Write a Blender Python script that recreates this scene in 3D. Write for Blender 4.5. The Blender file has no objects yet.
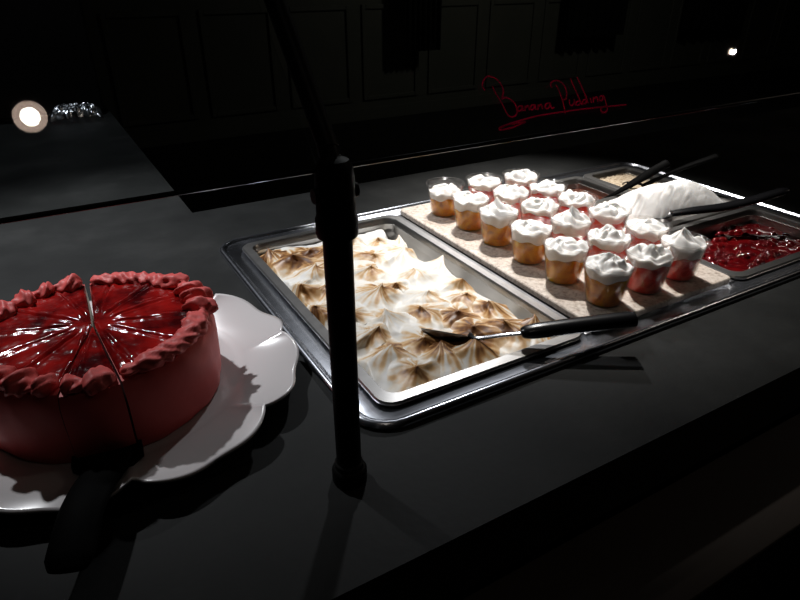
import bpy, bmesh, math, random
import numpy as np
from mathutils import Vector, Matrix

scn = bpy.context.scene
C = scn.collection
R_ = math.radians
PI = math.pi
random.seed(7)
rng = np.random.default_rng(11)

# ------------------------------------------------------------------ helpers
def link(o, parent=None):
    C.objects.link(o)
    if parent is not None:
        o.parent = parent
    return o

def mesh(name, V, F, mats, parent=None, smooth=True, mi=None, loc=None, sharp=None):
    me = bpy.data.meshes.new(name)
    me.from_pydata([tuple(map(float, v)) for v in V], [], [tuple(int(i) for i in f) for f in F])
    if not isinstance(mats, (list, tuple)):
        mats = [mats]
    for m in mats:
        me.materials.append(m)
    if mi is not None:
        for p, k in zip(me.polygons, mi):
            p.material_index = int(k)
    bm = bmesh.new(); bm.from_mesh(me)
    bmesh.ops.recalc_face_normals(bm, faces=bm.faces)
    bm.to_mesh(me); bm.free()
    if smooth:
        for p in me.polygons:
            p.use_smooth = True
        if sharp is not None:
            try:
                me.set_sharp_from_angle(angle=R_(sharp))
            except Exception:
                pass
    me.update()
    o = bpy.data.objects.new(name, me)
    if loc is not None:
        o.location = loc
    return link(o, parent)

def thing(name, label, cat, loc=(0, 0, 0), rz=0, group=None):
    o = bpy.data.objects.new(name, None)
    o.empty_display_size = 0.02
    o.location = loc; o.rotation_euler = (0, 0, rz)
    C.objects.link(o)
    return tag(o, label, cat, group)

def tag(o, label, cat, group=None, kind=None):
    o['label'] = label; o['category'] = cat
    if group: o['group'] = group
    if kind: o['kind'] = kind
    return o

def struct(o):
    o['kind'] = 'structure'
    return o

class MB:
    def __init__(s): s.V = []; s.F = []; s.M = []
    def add(s, V, F, m=0):
        n = len(s.V); s.V += [tuple(v) for v in V]
        s.F += [tuple(i + n for i in f) for f in F]; s.M += [m] * len(F)
        return s
    def box(s, x0, x1, y0, y1, z0, z1, b=0.0, m=0):
        bm = bmesh.new()
        bmesh.ops.create_cube(bm, size=1)
        for v in bm.verts:
            v.co = Vector((x0 if v.co.x < 0 else x1, y0 if v.co.y < 0 else y1, z0 if v.co.z < 0 else z1))
        if b > 0:
            bmesh.ops.bevel(bm, geom=list(bm.edges), offset=b, segments=3, profile=.5, affect='EDGES')
        bm.verts.index_update()
        s.add([v.co[:] for v in bm.verts], [[v.index for v in f.verts] for f in bm.faces], m)
        bm.free(); return s
    def tube(s, pts, rad, n=12, m=0, cap=True, flat=1.0, up=(0, 0, 1)):
        P = [Vector(p) for p in pts]
        rs = rad if isinstance(rad, (list, tuple)) else [rad] * len(P)
        fl = flat if isinstance(flat, (list, tuple)) else [flat] * len(P)
        V = []; up = Vector(up)
        for i, p in enumerate(P):
            t = (P[min(i + 1, len(P) - 1)] - P[max(i - 1, 0)]).normalized()
            a = t.cross(up)
            if a.length < 1e-4: a = t.cross(Vector((0, 1, 0)))
            a.normalize(); b = a.cross(t).normalized()
            for k in range(n):
                an = 2 * PI * k / n
                V.append(p + a * math.cos(an) * rs[i] + b * math.sin(an) * rs[i] * fl[i])
        F = []
        for i in range(len(P) - 1):
            for k in range(n):
                F.append((i * n + k, i * n + (k + 1) % n, (i + 1) * n + (k + 1) % n, (i + 1) * n + k))
        if cap:
            F.append(tuple(range(n))[::-1]); F.append(tuple((len(P) - 1) * n + k for k in range(n)))
        return s.add(V, F, m)
    def lathe(s, prof, n=40, c=(0, 0, 0), m=0, close=False):
        V = []; F = []
        for (r, z) in prof:
            for k in range(n):
                a = 2 * PI * k / n
                V.append((c[0] + r * math.cos(a), c[1] + r * math.sin(a), c[2] + z))
        L = len(prof)
        for i in range(L - 1 if not close else L):
            j = (i + 1) % L
            for k in range(n):
                F.append((i * n + k, i * n + (k + 1) % n, j * n + (k + 1) % n, j * n + k))
        if not close:
            F.append(tuple(range(n))[::-1]); F.append(tuple((L - 1) * n + k for k in range(n)))
        return s.add(V, F, m)
    def loops(s, loops, cap0=False, cap1=False, close=False, m=0):
        n = len(loops[0]); V = [p for l in loops for p in l]; F = []; L = len(loops)
        for i in range(L - 1 if not close else L):
            j = (i + 1) % L
            for k in range(n):
                F.append((i * n + k, i * n + (k + 1) % n, j * n + (k + 1) % n, j * n + k))
        if cap0: F.append(tuple(range(n))[::-1])
        if cap1: F.append(tuple((L - 1) * n + k for k in range(n)))
        return s.add(V, F, m)
    def build(s, name, mats, parent=None, smooth=True, sharp=35, loc=None):
        return mesh(name, s.V, s.F, mats, parent, smooth, s.M, loc, sharp)

def rrect(x0, x1, y0, y1, r, z, n=7):
    pts = []
    for cx, cy, a0 in ((x1 - r, y1 - r, 0), (x0 + r, y1 - r, 90), (x0 + r, y0 + r, 180), (x1 - r, y0 + r, 270)):
        for k in range(n):
            a = R_(a0 + 90 * k / (n - 1))
            pts.append((cx + r * math.cos(a), cy + r * math.sin(a), z))
    return pts

def grid_faces(nx, ny, off=0, wrap=False):
    F = []
    for j in range(ny - 1):
        for i in range(nx if wrap else nx - 1):
            a = j * nx + i; b = j * nx + (i + 1) % nx
            F.append((off + a, off + b, off + b + nx, off + a + nx))
    return F

def smooth(e0, e1, x):
    t = np.clip((x - e0) / (e1 - e0), 0, 1)
    return t * t * (3 - 2 * t)

def vnoise(x, y, seed=0, freq=1.0, octv=3):
    """smooth value noise, -1..1"""
    r = np.random.default_rng(1000 + seed)
    T = r.uniform(-1, 1, (64, 64))
    out = np.zeros_like(x, dtype=float); amp = 1.0; tot = 0
    for o in range(octv):
        u = x * freq + 17.3 * o; v = y * freq + 5.1 * o
        i = np.floor(u).astype(int); j = np.floor(v).astype(int)
        fx = u - i; fy = v - j
        fx = fx * fx * (3 - 2 * fx); fy = fy * fy * (3 - 2 * fy)
        g = lambda a, b: T[a % 64, b % 64]
        out += amp * ((g(i, j) * (1 - fx) + g(i + 1, j) * fx) * (1 - fy) + (g(i, j + 1) * (1 - fx) + g(i + 1, j + 1) * fx) * fy)
        tot += amp; amp *= .5; freq *= 2
    return out / tot

def color_attr(o, name, vals):
    me = o.data
    at = me.color_attributes.new(name, 'FLOAT_COLOR', 'POINT')
    buf = np.ones((len(me.vertices), 4), dtype=np.float32)
    buf[:, 0] = buf[:, 1] = buf[:, 2] = vals
    at.data.foreach_set('color', buf.ravel())

# ------------------------------------------------------------------ materials
def newmat(name):
    m = bpy.data.materials.new(name); m.use_nodes = True
    nt = m.node_tree
    return m, nt, nt.nodes['Principled BSDF']

def N(nt, typ, **kw):
    n = nt.nodes.new(typ)
    for k, v in kw.items():
        if k.startswith('i_'):
            n.inputs[k[2:].replace('_', ' ')].default_value = v
        else:
            setattr(n, k, v)
    return n

def ramp(nt, stops):
    r = nt.nodes.new('ShaderNodeValToRGB')
    e = r.color_ramp.elements
    while len(e) > 1: e.remove(e[-1])
    e[0].position, e[0].color = stops[0][0], (*stops[0][1], 1)
    for p, c in stops[1:]:
        k = e.new(p); k.color = (*c, 1)
    return r

def mat(name, col, rough=.5, metal=0, coat=0, coat_r=.05, sss=0, sss_r=(.01, .01, .01), sss_s=1, spec=.5, noise=None, bump=None, anis=0):
    """noise = (scale, second colour, low, high);  bump = (scale, strength, distance)"""
    m, nt, b = newmat(name)
    b.inputs['Base Color'].default_value = (*col, 1)
    b.inputs['Roughness'].default_value = rough
    b.inputs['Metallic'].default_value = metal
    b.inputs['Specular IOR Level'].default_value = spec
    b.inputs['Coat Weight'].default_value = coat
    b.inputs['Coat Roughness'].default_value = coat_r
    b.inputs['Anisotropic'].default_value = anis
    if sss:
        b.inputs['Subsurface Weight'].default_value = sss
        b.inputs['Subsurface Radius'].default_value = sss_r
        b.inputs['Subsurface Scale'].default_value = sss_s
    tc = N(nt, 'ShaderNodeTexCoord')
    if noise:
        n = N(nt, 'ShaderNodeTexNoise'); n.inputs['Scale'].default_value = noise[0]; n.inputs['Detail'].default_value = 5
        nt.links.new(tc.outputs['Object'], n.inputs['Vector'])
        r = ramp(nt, [(noise[2], col), (noise[3], noise[1])])
        nt.links.new(n.outputs['Fac'], r.inputs['Fac']); nt.links.new(r.outputs['Color'], b.inputs['Base Color'])
    if bump:
        n = N(nt, 'ShaderNodeTexNoise'); n.inputs['Scale'].default_value = bump[0]; n.inputs['Detail'].default_value = 4
        nt.links.new(tc.outputs['Object'], n.inputs['Vector'])
        bp = N(nt, 'ShaderNodeBump'); bp.inputs['Strength'].default_value = bump[1]; bp.inputs['Distance'].default_value = bump[2]
        nt.links.new(n.outputs['Fac'], bp.inputs['Height']); nt.links.new(bp.outputs['Normal'], b.inputs['Normal'])
    return m

def slate_mat():
    m, nt, b = newmat('slate_grey_worktop')
    tc = N(nt, 'ShaderNodeTexCoord')
    n1 = N(nt, 'ShaderNodeTexNoise'); n1.inputs['Scale'].default_value = 5; n1.inputs['Detail'].default_value = 8; n1.inputs['Roughness'].default_value = .62
    n2 = N(nt, 'ShaderNodeTexNoise'); n2.inputs['Scale'].default_value = 90; n2.inputs['Detail'].default_value = 3
    nt.links.new(tc.outputs['Object'], n1.inputs['Vector']); nt.links.new(tc.outputs['Object'], n2.inputs['Vector'])
    r = ramp(nt, [(.3, (.009, .0095, .0095)), (.52, (.0155, .0163, .016)), (.72, (.028, .0285, .028))])
    nt.links.new(n1.outputs['Fac'], r.inputs['Fac']); nt.links.new(r.outputs['Color'], b.inputs['Base Color'])
    b.inputs['Specular IOR Level'].default_value = .10
    rr = N(nt, 'ShaderNodeMapRange'); rr.inputs['To Min'].default_value = .5; rr.inputs['To Max'].default_value = .7
    nt.links.new(n1.outputs['Fac'], rr.inputs['Value']); nt.links.new(rr.outputs['Result'], b.inputs['Roughness'])
    bp = N(nt, 'ShaderNodeBump'); bp.inputs['Strength'].default_value = .12; bp.inputs['Distance'].default_value = .002
    nt.links.new(n2.outputs['Fac'], bp.inputs['Height']); nt.links.new(bp.outputs['Normal'], b.inputs['Normal'])
    return m

def steel_mat(name, col=(.52, .53, .56), r0=.16, r1=.34, scale=(3, 60, 60)):
    m, nt, b = newmat(name)
    b.inputs['Metallic'].default_value = 1
    b.inputs['Base Color'].default_value = (*col, 1)
    tc = N(nt, 'ShaderNodeTexCoord'); mp = N(nt, 'ShaderNodeMapping'); mp.inputs['Scale'].default_value = scale
    n = N(nt, 'ShaderNodeTexNoise'); n.inputs['Scale'].default_value = 6; n.inputs['Detail'].default_value = 4
    nt.links.new(tc.outputs['Object'], mp.inputs['Vector']); nt.links.new(mp.outputs['Vector'], n.inputs['Vector'])
    rr = N(nt, 'ShaderNodeMapRange'); rr.inputs['To Min'].default_value = r0; rr.inputs['To Max'].default_value = r1
    nt.links.new(n.outputs['Fac'], rr.inputs['Value']); nt.links.new(rr.outputs['Result'], b.inputs['Roughness'])
    return m

def stone_mat():
    m, nt, b = newmat('speckled_beige_stone')
    tc = N(nt, 'ShaderNodeTexCoord')
    n1 = N(nt, 'ShaderNodeTexNoise'); n1.inputs['Scale'].default_value = 160; n1.inputs['Detail'].default_value = 6
    n2 = N(nt, 'ShaderNodeTexVoronoi'); n2.inputs['Scale'].default_value = 260
    for n in (n1, n2): nt.links.new(tc.outputs['Object'], n.inputs['Vector'])
    r = ramp(nt, [(.32, (.30, .235, .19)), (.45, (.50, .43, .365)), (.65, (.60, .535, .47))])
    nt.links.new(n1.outputs['Fac'], r.inputs['Fac'])
    sp = ramp(nt, [(.0, (.25, .2, .17)), (.18, (.5, .42, .36)), (.3, (1, 1, 1))])
    nt.links.new(n2.outputs['Distance'], sp.inputs['Fac'])
    mx = N(nt, 'ShaderNodeMixRGB'); mx.blend_type = 'MULTIPLY'; mx.inputs['Fac'].default_value = .55
    nt.links.new(r.outputs['Color'], mx.inputs['Color1']); nt.links.new(sp.outputs['Color'], mx.inputs['Color2'])
    nt.links.new(mx.outputs['Color'], b.inputs['Base Color'])
    b.inputs['Roughness'].default_value = .55
    bp = N(nt, 'ShaderNodeBump'); bp.inputs['Strength'].default_value = .25; bp.inputs['Distance'].default_value = .001
    nt.links.new(n1.outputs['Fac'], bp.inputs['Height']); nt.links.new(bp.outputs['Normal'], b.inputs['Normal'])
    return m

def clear_mat(name, tint, gloss_r=.03, ior=1.45, add=0.0, milky=0.0):
    """clear sheet: see-through with a Fresnel reflection"""
    m = bpy.data.materials.new(name); m.use_nodes = True
    nt = m.node_tree; nt.nodes.clear()
    out = N(nt, 'ShaderNodeOutputMaterial'); mx = N(nt, 'ShaderNodeMixShader')
    t = N(nt, 'ShaderNodeBsdfTransparent'); t.inputs['Color'].default_value = (*tint, 1)
    g = N(nt, 'ShaderNodeBsdfGlossy'); g.inputs['Roughness'].default_value = gloss_r
    f0 = ((ior - 1) / (ior + 1)) ** 2 + add
    lw = N(nt, 'ShaderNodeLayerWeight'); lw.inputs['Blend'].default_value = .5
    pw = N(nt, 'ShaderNodeMath', operation='POWER'); pw.inputs[1].default_value = 5
    ad = N(nt, 'ShaderNodeMath', operation='MULTIPLY_ADD'); ad.inputs[1].default_value = 1 - f0; ad.inputs[2].default_value = f0; ad.use_clamp = True
    nt.links.new(lw.outputs['Facing'], pw.inputs[0]); nt.links.new(pw.outputs[0], ad.inputs[0])
    nt.links.new(ad.outputs[0], mx.inputs['Fac']); nt.links.new(t.outputs[0], mx.inputs[1]); nt.links.new(g.outputs[0], mx.inputs[2])
    if milky:
        d = N(nt, 'ShaderNodeBsdfDiffuse'); d.inputs['Color'].default_value = (.8, .76, .74, 1)
        m2 = N(nt, 'ShaderNodeMixShader'); m2.inputs['Fac'].default_value = milky
        nt.links.new(mx.outputs[0], m2.inputs[1]); nt.links.new(d.outputs[0], m2.inputs[2]); mx = m2
    nt.links.new(mx.outputs[0], out.inputs['Surface'])
    return m

def fruit_mat(name, stops, scale, rough=.18):
    m, nt, b = newmat(name)
    tc = N(nt, 'ShaderNodeTexCoord')
    oi = N(nt, 'ShaderNodeObjectInfo')
    ad = N(nt, 'ShaderNodeVectorMath', operation='ADD'); sc = N(nt, 'ShaderNodeVectorMath', operation='SCALE')
    sc.inputs['Scale'].default_value = 3.0
    nt.links.new(oi.outputs['Location'], sc.inputs[0])
    nt.links.new(tc.outputs['Object'], ad.inputs[0]); nt.links.new(sc.outputs[0], ad.inputs[1])
    n = N(nt, 'ShaderNodeTexNoise'); n.inputs['Scale'].default_value = scale; n.inputs['Detail'].default_value = 2; n.inputs['Distortion'].default_value = .6
    nt.links.new(ad.outputs[0], n.inputs['Vector'])
    r = ramp(nt, stops); nt.links.new(n.outputs['Fac'], r.inputs['Fac']); nt.links.new(r.outputs['Color'], b.inputs['Base Color'])
    b.inputs['Roughness'].default_value = rough
    b.inputs['Subsurface Weight'].default_value = .5
    b.inputs['Subsurface Radius'].default_value = (.022, .010, .0005)
    b.inputs['Subsurface Scale'].default_value = 1.0
    bp = N(nt, 'ShaderNodeBump'); bp.inputs['Strength'].default_value = .4; bp.inputs['Distance'].default_value = .003
    nt.links.new(n.outputs['Fac'], bp.inputs['Height']); nt.links.new(bp.outputs['Normal'], b.inputs['Normal'])
    return m

def meringue_mat():
    m, nt, b = newmat('torched_meringue')
    a = N(nt, 'ShaderNodeVertexColor'); a.layer_name = 'toast'
    tc = N(nt, 'ShaderNodeTexCoord')
    n = N(nt, 'ShaderNodeTexNoise'); n.inputs['Scale'].default_value = 120; n.inputs['Detail'].default_value = 4
    nt.links.new(tc.outputs['Object'], n.inputs['Vector'])
    mr = N(nt, 'ShaderNodeMapRange'); mr.inputs['To Min'].default_value = -.12; mr.inputs['To Max'].default_value = .12
    nt.links.new(n.outputs['Fac'], mr.inputs['Value'])
    ad = N(nt, 'ShaderNodeMath', operation='ADD')
    nt.links.new(a.outputs['Color'], ad.inputs[0]); nt.links.new(mr.outputs['Result'], ad.inputs[1])
    r = ramp(nt, [(.0, (.83, .82, .80)), (.22, (.80, .74, .64)), (.42, (.65, .43, .22)), (.65, (.41, .20, .066)), (1, (.13, .048, .014))])
    nt.links.new(ad.outputs[0], r.inputs['Fac']); nt.links.new(r.outputs['Color'], b.inputs['Base Color'])
    b.inputs['Roughness'].default_value = .42
    b.inputs['Specular IOR Level'].default_value = .35
    return m

def jelly_mat():
    m, nt, b = newmat('red_jelly')
    tc = N(nt, 'ShaderNodeTexCoord')
    n = N(nt, 'ShaderNodeTexNoise'); n.inputs['Scale'].default_value = 26; n.inputs['Detail'].default_value = 4
    nt.links.new(tc.outputs['Object'], n.inputs['Vector'])
    r = ramp(nt, [(.34, (.045, .002, .003)), (.5, (.20, .005, .005)), (.7, (.40, .012, .010))])
    nt.links.new(n.outputs['Fac'], r.inputs['Fac']); nt.links.new(r.outputs['Color'], b.inputs['Base Color'])
    b.inputs['Roughness'].default_value = .13
    b.inputs['Specular IOR Level'].default_value = .4
    b.inputs['Coat Weight'].default_value = 0; b.inputs['Coat Roughness'].default_value = .05
    n2 = N(nt, 'ShaderNodeTexNoise'); n2.inputs['Scale'].default_value = 75; n2.inputs['Detail'].default_value = 5
    nt.links.new(tc.outputs['Object'], n2.inputs['Vector'])
    bp = N(nt, 'ShaderNodeBump'); bp.inputs['Strength'].default_value = .36; bp.inputs['Distance'].default_value = .003
    nt.links.new(n2.outputs['Fac'], bp.inputs['Height'])
    nt.links.new(bp.outputs['Normal'], b.inputs['Normal']); nt.links.new(bp.outputs['Normal'], b.inputs['Coat Normal'])
    return m

def ink_mat():
    m = bpy.data.materials.new('red_marker_ink'); m.use_nodes = True
    nt = m.node_tree; nt.nodes.clear()
    out = N(nt, 'ShaderNodeOutputMaterial'); mx = N(nt, 'ShaderNodeMixShader'); mx.inputs['Fac'].default_value = .5
    d = N(nt, 'ShaderNodeBsdfDiffuse'); d.inputs['Color'].default_value = (.75, .010, .18, 1)
    t = N(nt, 'ShaderNodeBsdfTranslucent'); t.inputs['Color'].default_value = (.7, .010, .17, 1)
    nt.links.new(d.outputs[0], mx.inputs[1]); nt.links.new(t.outputs[0], mx.inputs[2]); nt.links.new(mx.outputs[0], out.inputs['Surface'])
    return m

def emit_mat(name, col, s):
    m = bpy.data.materials.new(name); m.use_nodes = True
    nt = m.node_tree; nt.nodes.clear()
    out = N(nt, 'ShaderNodeOutputMaterial'); e = N(nt, 'ShaderNodeEmission')
    e.inputs['Color'].default_value = (*col, 1); e.inputs['Strength'].default_value = s
    nt.links.new(e.outputs[0], out.inputs['Surface'])
    return m

M = dict(
    slate=slate_mat(),
    edge=mat('black_counter_edging', (.006, .006, .006), .45),
    base=mat('dark_brown_laminate', (.05, .036, .026), .5, noise=(14, (.07, .05, .035), .35, .7)),
    steel=steel_mat('brushed_steel', (.50, .52, .57), .19, .26, (6, 30, 30)),
    steel_dark=steel_mat('dull_steel_basin', (.20, .20, .21), .3, .45),
    pan=steel_mat('satin_steel_pan', (.40, .39, .38), .29, .36, (8, 20, 20)),
    stone=stone_mat(),
    clear=clear_mat('clear_plastic_cup', (.985, .975, .965), .14, 1.4, .0, .02),
    glass=clear_mat('sneeze_guard_glass', (.95, .96, .955), .0, 1.5),
    glass_edge=mat('polished_glass_edge', (.01, .012, .012), .15),
    cream=mat('whipped_cream', (.87, .86, .845), .45, sss=.25, sss_r=(.01, .009, .008), sss_s=.5, spec=.3, bump=(160, .12, .001)),
    peach=fruit_mat('peach_in_syrup', [(.3, (.42, .13, .001)), (.48, (.68, .27, .001)), (.62, (.78, .38, .003)), (.78, (.86, .54, .06))], 60),
    berry=fruit_mat('strawberry_in_syrup', [(.3, (.55, .022, .018)), (.48, (.80, .07, .05)), (.62, (.84, .15, .11)), (.78, (.86, .42, .34))], 70),
    meringue=meringue_mat(),
    jelly=jelly_mat(),
    frost=mat('pink_buttercream', (.66, .095, .090), .5, spec=.25, bump=(55, .3, .002), noise=(18, (.72, .125, .115), .35, .7)),
    shaded_crumb=mat('shade_darkened_red_crumb', (.10, .008, .008), .6),  # jelly red taken very dark: gap shade of the front cuts painted in
    crumb=mat('white_cake_crumb', (.80, .76, .70), .8, bump=(180, .6, .002)),
    china=mat('white_glazed_china', (.60, .57, .57), .22, coat=.4),
    black=mat('black_plastic', (.005, .005, .006), .25, spec=.35),
    black_mat=mat('black_matte_plastic', (.0025, .0025, .0025), .6, spec=.02),
    black_m=mat('black_painted_metal', (.004, .004, .004), .5, spec=.12),
    black_c=mat('black_cloth', (.004, .004, .004), .9),
    black_cab=mat('black_matte_cabinet', (.003, .003, .003), .7, spec=.15),
    choc=mat('brown_chocolate_sauce', (.075, .018, .009), .2, noise=(25, (.10, .028, .014), .4, .7)),
    nuts=mat('chopped_nut_crumbs', (.42, .31, .20), .8, noise=(170, (.62, .52, .38), .35, .65), bump=(230, .8, .003)),
    cherry=mat('glazed_cherry_filling', (.05, .001, .002), .1, coat=.8, coat_r=.04, noise=(40, (.12, .003, .004), .4, .7)),
    foil=mat('crumpled_foil', (.75, .77, .82), .24, metal=1),
    paper=mat('pale_paper', (.5, .52, .55), .7),
    wall=mat('dark_painted_panelling', (.085, .088, .072), .6, noise=(3, (.10, .10, .085), .35, .7)),
    ledge=mat('very_dark_brown_laminate', (.018, .013, .010), .55, spec=.2),
    floor=mat('black_floor', (.008, .008, .008), .6),
    ceiling=mat('dark_ceiling', (.02, .02, .02), .8),
    ink=ink_mat(),
    lamp=emit_mat('warm_lamp_lens', (1, .93, .82), 40),
    trimring=emit_mat('lamp_reflector_glow', (1, .74, .60), 5),
)

# ------------------------------------------------------------------ camera
cam = bpy.data.cameras.new('camera'); co = bpy.data.objects.new('camera', cam)
cam.sensor_width = 36; cam.lens = 620 / 800 * 36; cam.clip_start = .02; cam.clip_end = 60
Rm = Matrix(((0.86450476, 0.23948348, -0.44190404), (-0.50262463, 0.41190701, -0.76006651), (0, 0.87919297, 0.47646587)))
co.matrix_world = Matrix.Translation((0, 0, .465)) @ Rm.to_4x4()
C.objects.link(co); scn.camera = co

# ------------------------------------------------------------------ room (worktop surface is z = 0, floor is z = -0.9)
FZ = -.9; CZ = 1.8; WY = 5.6
struct(MB().box(-3, 12, -2.2, WY + .1, FZ - .1, FZ).build('floor', M['floor'], smooth=False))
struct(MB().box(-3, 12, -2.2, WY + .1, CZ, CZ + .1).build('ceiling', M['ceiling'], smooth=False))
struct(MB().box(-3.1, -3, -2.2, WY + .1, FZ, CZ).build('wall_left', M['wall'], smooth=False))
struct(MB().box(12, 12.1, -2.2, WY + .1, FZ, CZ).build('wall_right', M['wall'], smooth=False))
struct(MB().box(-3, 12, -2.3, -2.2, FZ, CZ).build('wall_front', M['wall'], smooth=False))
struct(MB().box(-3, 12, WY, WY + .1, FZ, CZ).build('wall_back', M['wall'], smooth=False))
struct(MB().box(-3, 12, WY - .02, WY, FZ, FZ + .12, .004).build('baseboard_back', M['wall'], smooth=False))
k = 1
x = -1.6
while x < 11:
    f = MB(); w = .62; z0, z1, y = -.71, .14, WY
    for (a, b, c, d) in ((x, x + .04, z0, z1), (x + w - .04, x + w, z0, z1), (x + .04, x + w - .04, z0, z0 + .04), (x + .04, x + w - .04, z1 - .04, z1)):
        f.box(a, b, y - .022, y, c, d, .006)
    struct(f.build('trim_%d' % k, M['wall'], smooth=False)); k += 1
    x += .74

# ------------------------------------------------------------------ counter
def slab_mask(xs, ys, keep, z0, z1):
    b = MB(); nx, ny = len(xs) - 1, len(ys) - 1
    K = lambda i, j: 0 <= i < nx and 0 <= j < ny and keep(i, j)
    idx = {}
    def v(i, j, t):
        q = (i, j, t)
        if q not in idx:
            idx[q] = len(b.V); b.V.append((xs[i], ys[j], z1 if t else z0))
        return idx[q]
    def face(q, m): b.F.append(q); b.M.append(m)
    for i in range(nx):
        for j in range(ny):
            if not K(i, j): continue
            face((v(i, j, 1), v(i + 1, j, 1), v(i + 1, j + 1, 1), v(i, j + 1, 1)), 0)
            face((v(i, j, 0), v(i, j + 1, 0), v(i + 1, j + 1, 0), v(i + 1, j, 0)), 1)
            if not K(i - 1, j): face((v(i, j, 0), v(i, j, 1), v(i, j + 1, 1), v(i, j + 1, 0)), 1)
            if not K(i + 1, j): face((v(i + 1, j, 0), v(i + 1, j + 1, 0), v(i + 1, j + 1, 1), v(i + 1, j, 1)), 1)
            if not K(i, j - 1): face((v(i, j, 0), v(i + 1, j, 0), v(i + 1, j, 1), v(i, j, 1)), 1)
            if not K(i, j + 1): face((v(i, j + 1, 0), v(i, j + 1, 1), v(i + 1, j + 1, 1), v(i + 1, j + 1, 0)), 1)
    return b
HX0, HX1, HY0, HY1 = .262, 1.308, .505, 1.072
xs = [-1.6, .245, HX0, HX1, 3.4]; ys = [.318, HY0, HY1, 1.3, 3.3]
ct = slab_mask(xs, ys, lambda i, j: (j < 3 or i == 0) and not (i == 2 and j == 1), -.083, 0).build('countertop', [M['slate'], M['edge']], smooth=False)
tag(ct, 'slate grey buffet worktop with a black front edge under the desserts', 'countertop')
cb = thing('counter_base', 'dark brown panelled base carrying the grey worktop', 'counter base', (0, 0, FZ))
MB().box(-1.6, 3.4, .36, 1.26, .1, .9 - .083 - .12).box(-1.6, 3.4, .36, .40, .6, .817).box(-1.6, 3.4, 1.22, 1.26, .6, .817).box(-1.6, .2, 1.26, 3.26, .1, .817).build('carcass', M['base'], cb, smooth=False)
MB().box(-1.6, 3.4, .335, .36, .48, .816, .004).build('apron_panel', M['base'], cb, smooth=False)
MB().box(-1.6, 3.4, .42, 1.2, 0, .1).box(-1.6, .14, 1.2, 3.2, 0, .1).build('plinth', M['edge'], cb, smooth=False)

tr = MB().box(-1.6, 3.4, .203, .334, -.128, -.100, .003).build('tray_rail', M['ledge'], smooth=False)
tag(tr, 'dark brown tray ledge running below the black front edge of the worktop', 'tray rail')

# ------------------------------------------------------------------ drop-in well
TX0, TX1, TY0, TY1 = .235, 1.335, .474, 1.10
well = thing('food_well', 'stainless steel three-bay drop-in well set into the grey worktop', 'food well')
b = MB()
def lp(o, z, r): return rrect(TX0 + o, TX1 - o, TY0 + o, TY1 - o, max(r, .004), z)
b.loops([lp(0, .0, .05), lp(-.001, .004, .05), lp(.002, .0085, .048), lp(.006, .0095, .044), lp(.010, .008, .04), lp(.012, .005, .038), lp(.0145, .0042, .036),
         rrect(.279, 1.281, .517, 1.05, .02, .0042), rrect(.281, 1.279, .519, 1.048, .018, .002), rrect(.281, 1.279, .519, 1.048, .018, -.02), rrect(.276, 1.284, .514, 1.053, .018, -.02), rrect(.27, 1.29, .51, 1.06, .02, 0.0)], close=True)
b.build('flange', M['steel'], well, sharp=50)
MB().loops([rrect(.277, 1.283, .515, 1.052, .02, -.02), rrect(.277, 1.283, .515, 1.052, .02, -.165), rrect(.28, 1.28, .518, 1.049, .02, -.165), rrect(.28, 1.28, .518, 1.049, .02, -.02)], close=True).box(.279, 1.281, .517, 1.05, -.166, -.162).build('basin', M['steel_dark'], well, sharp=40)
for xd in (.607, .931):
    MB().box(xd - .0055, xd + .0055, .512, 1.055, -.03, .0062, .0015).build('divider_bar', M['steel_dark'], well, smooth=False)

def pan(x0, x1, y0, y1, depth, label, group=None, zr=.0125, lipw=.0165, r=.022):
    """a gastronorm pan: rolled rim, sloping walls, flat floor"""
    zu = .0045
    q = lambda o, z, rr: rrect(x0 + o, x1 - o, y0 + o, y1 - o, rr, z)
    b = MB()
    b.loops([q(lipw + .0035, zu - .004, r - .004), q(.002, zu, r), q(0, zu + .002, r + .002), q(0, zr - .0034, r + .002), q(.0018, zr - .0014, r), q(lipw - .001, zr - .0008, r - .002), q(lipw + .002, zr - .005, r - .003),
             q(lipw + .008, -depth + .012, r), q(lipw + .016, -depth, r)], cap1=True)
    b.loops([q(lipw + .0035, zu - .004, r - .004), q(lipw + .0065, -depth + .012, r), q(lipw + .0145, -depth - .0015, r)], cap1=True)
    o = b.build('food_pan', M['pan'], sharp=40)
    return tag(o, label, 'pan', group)

pan(.272, .6005, .506, 1.058, .062, 'full-size steel pan holding the toasted meringue dessert')
pan(.937, 1.288, .506, .716, .062, 'steel pan filled with dark red cherries at the front right of the well')
pan(.937, 1.288, .720, .884, .062, 'steel pan heaped with white whipped cream behind the cherry pan')
pan(.937, 1.120, .888, 1.058, .062, 'small steel pan of dark chocolate sauce at the back of the well', r=.018)
pan(1.124, 1.288, .888, 1.058, .062, 'small steel pan of chopped nuts in the far right back corner', r=.018)

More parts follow.
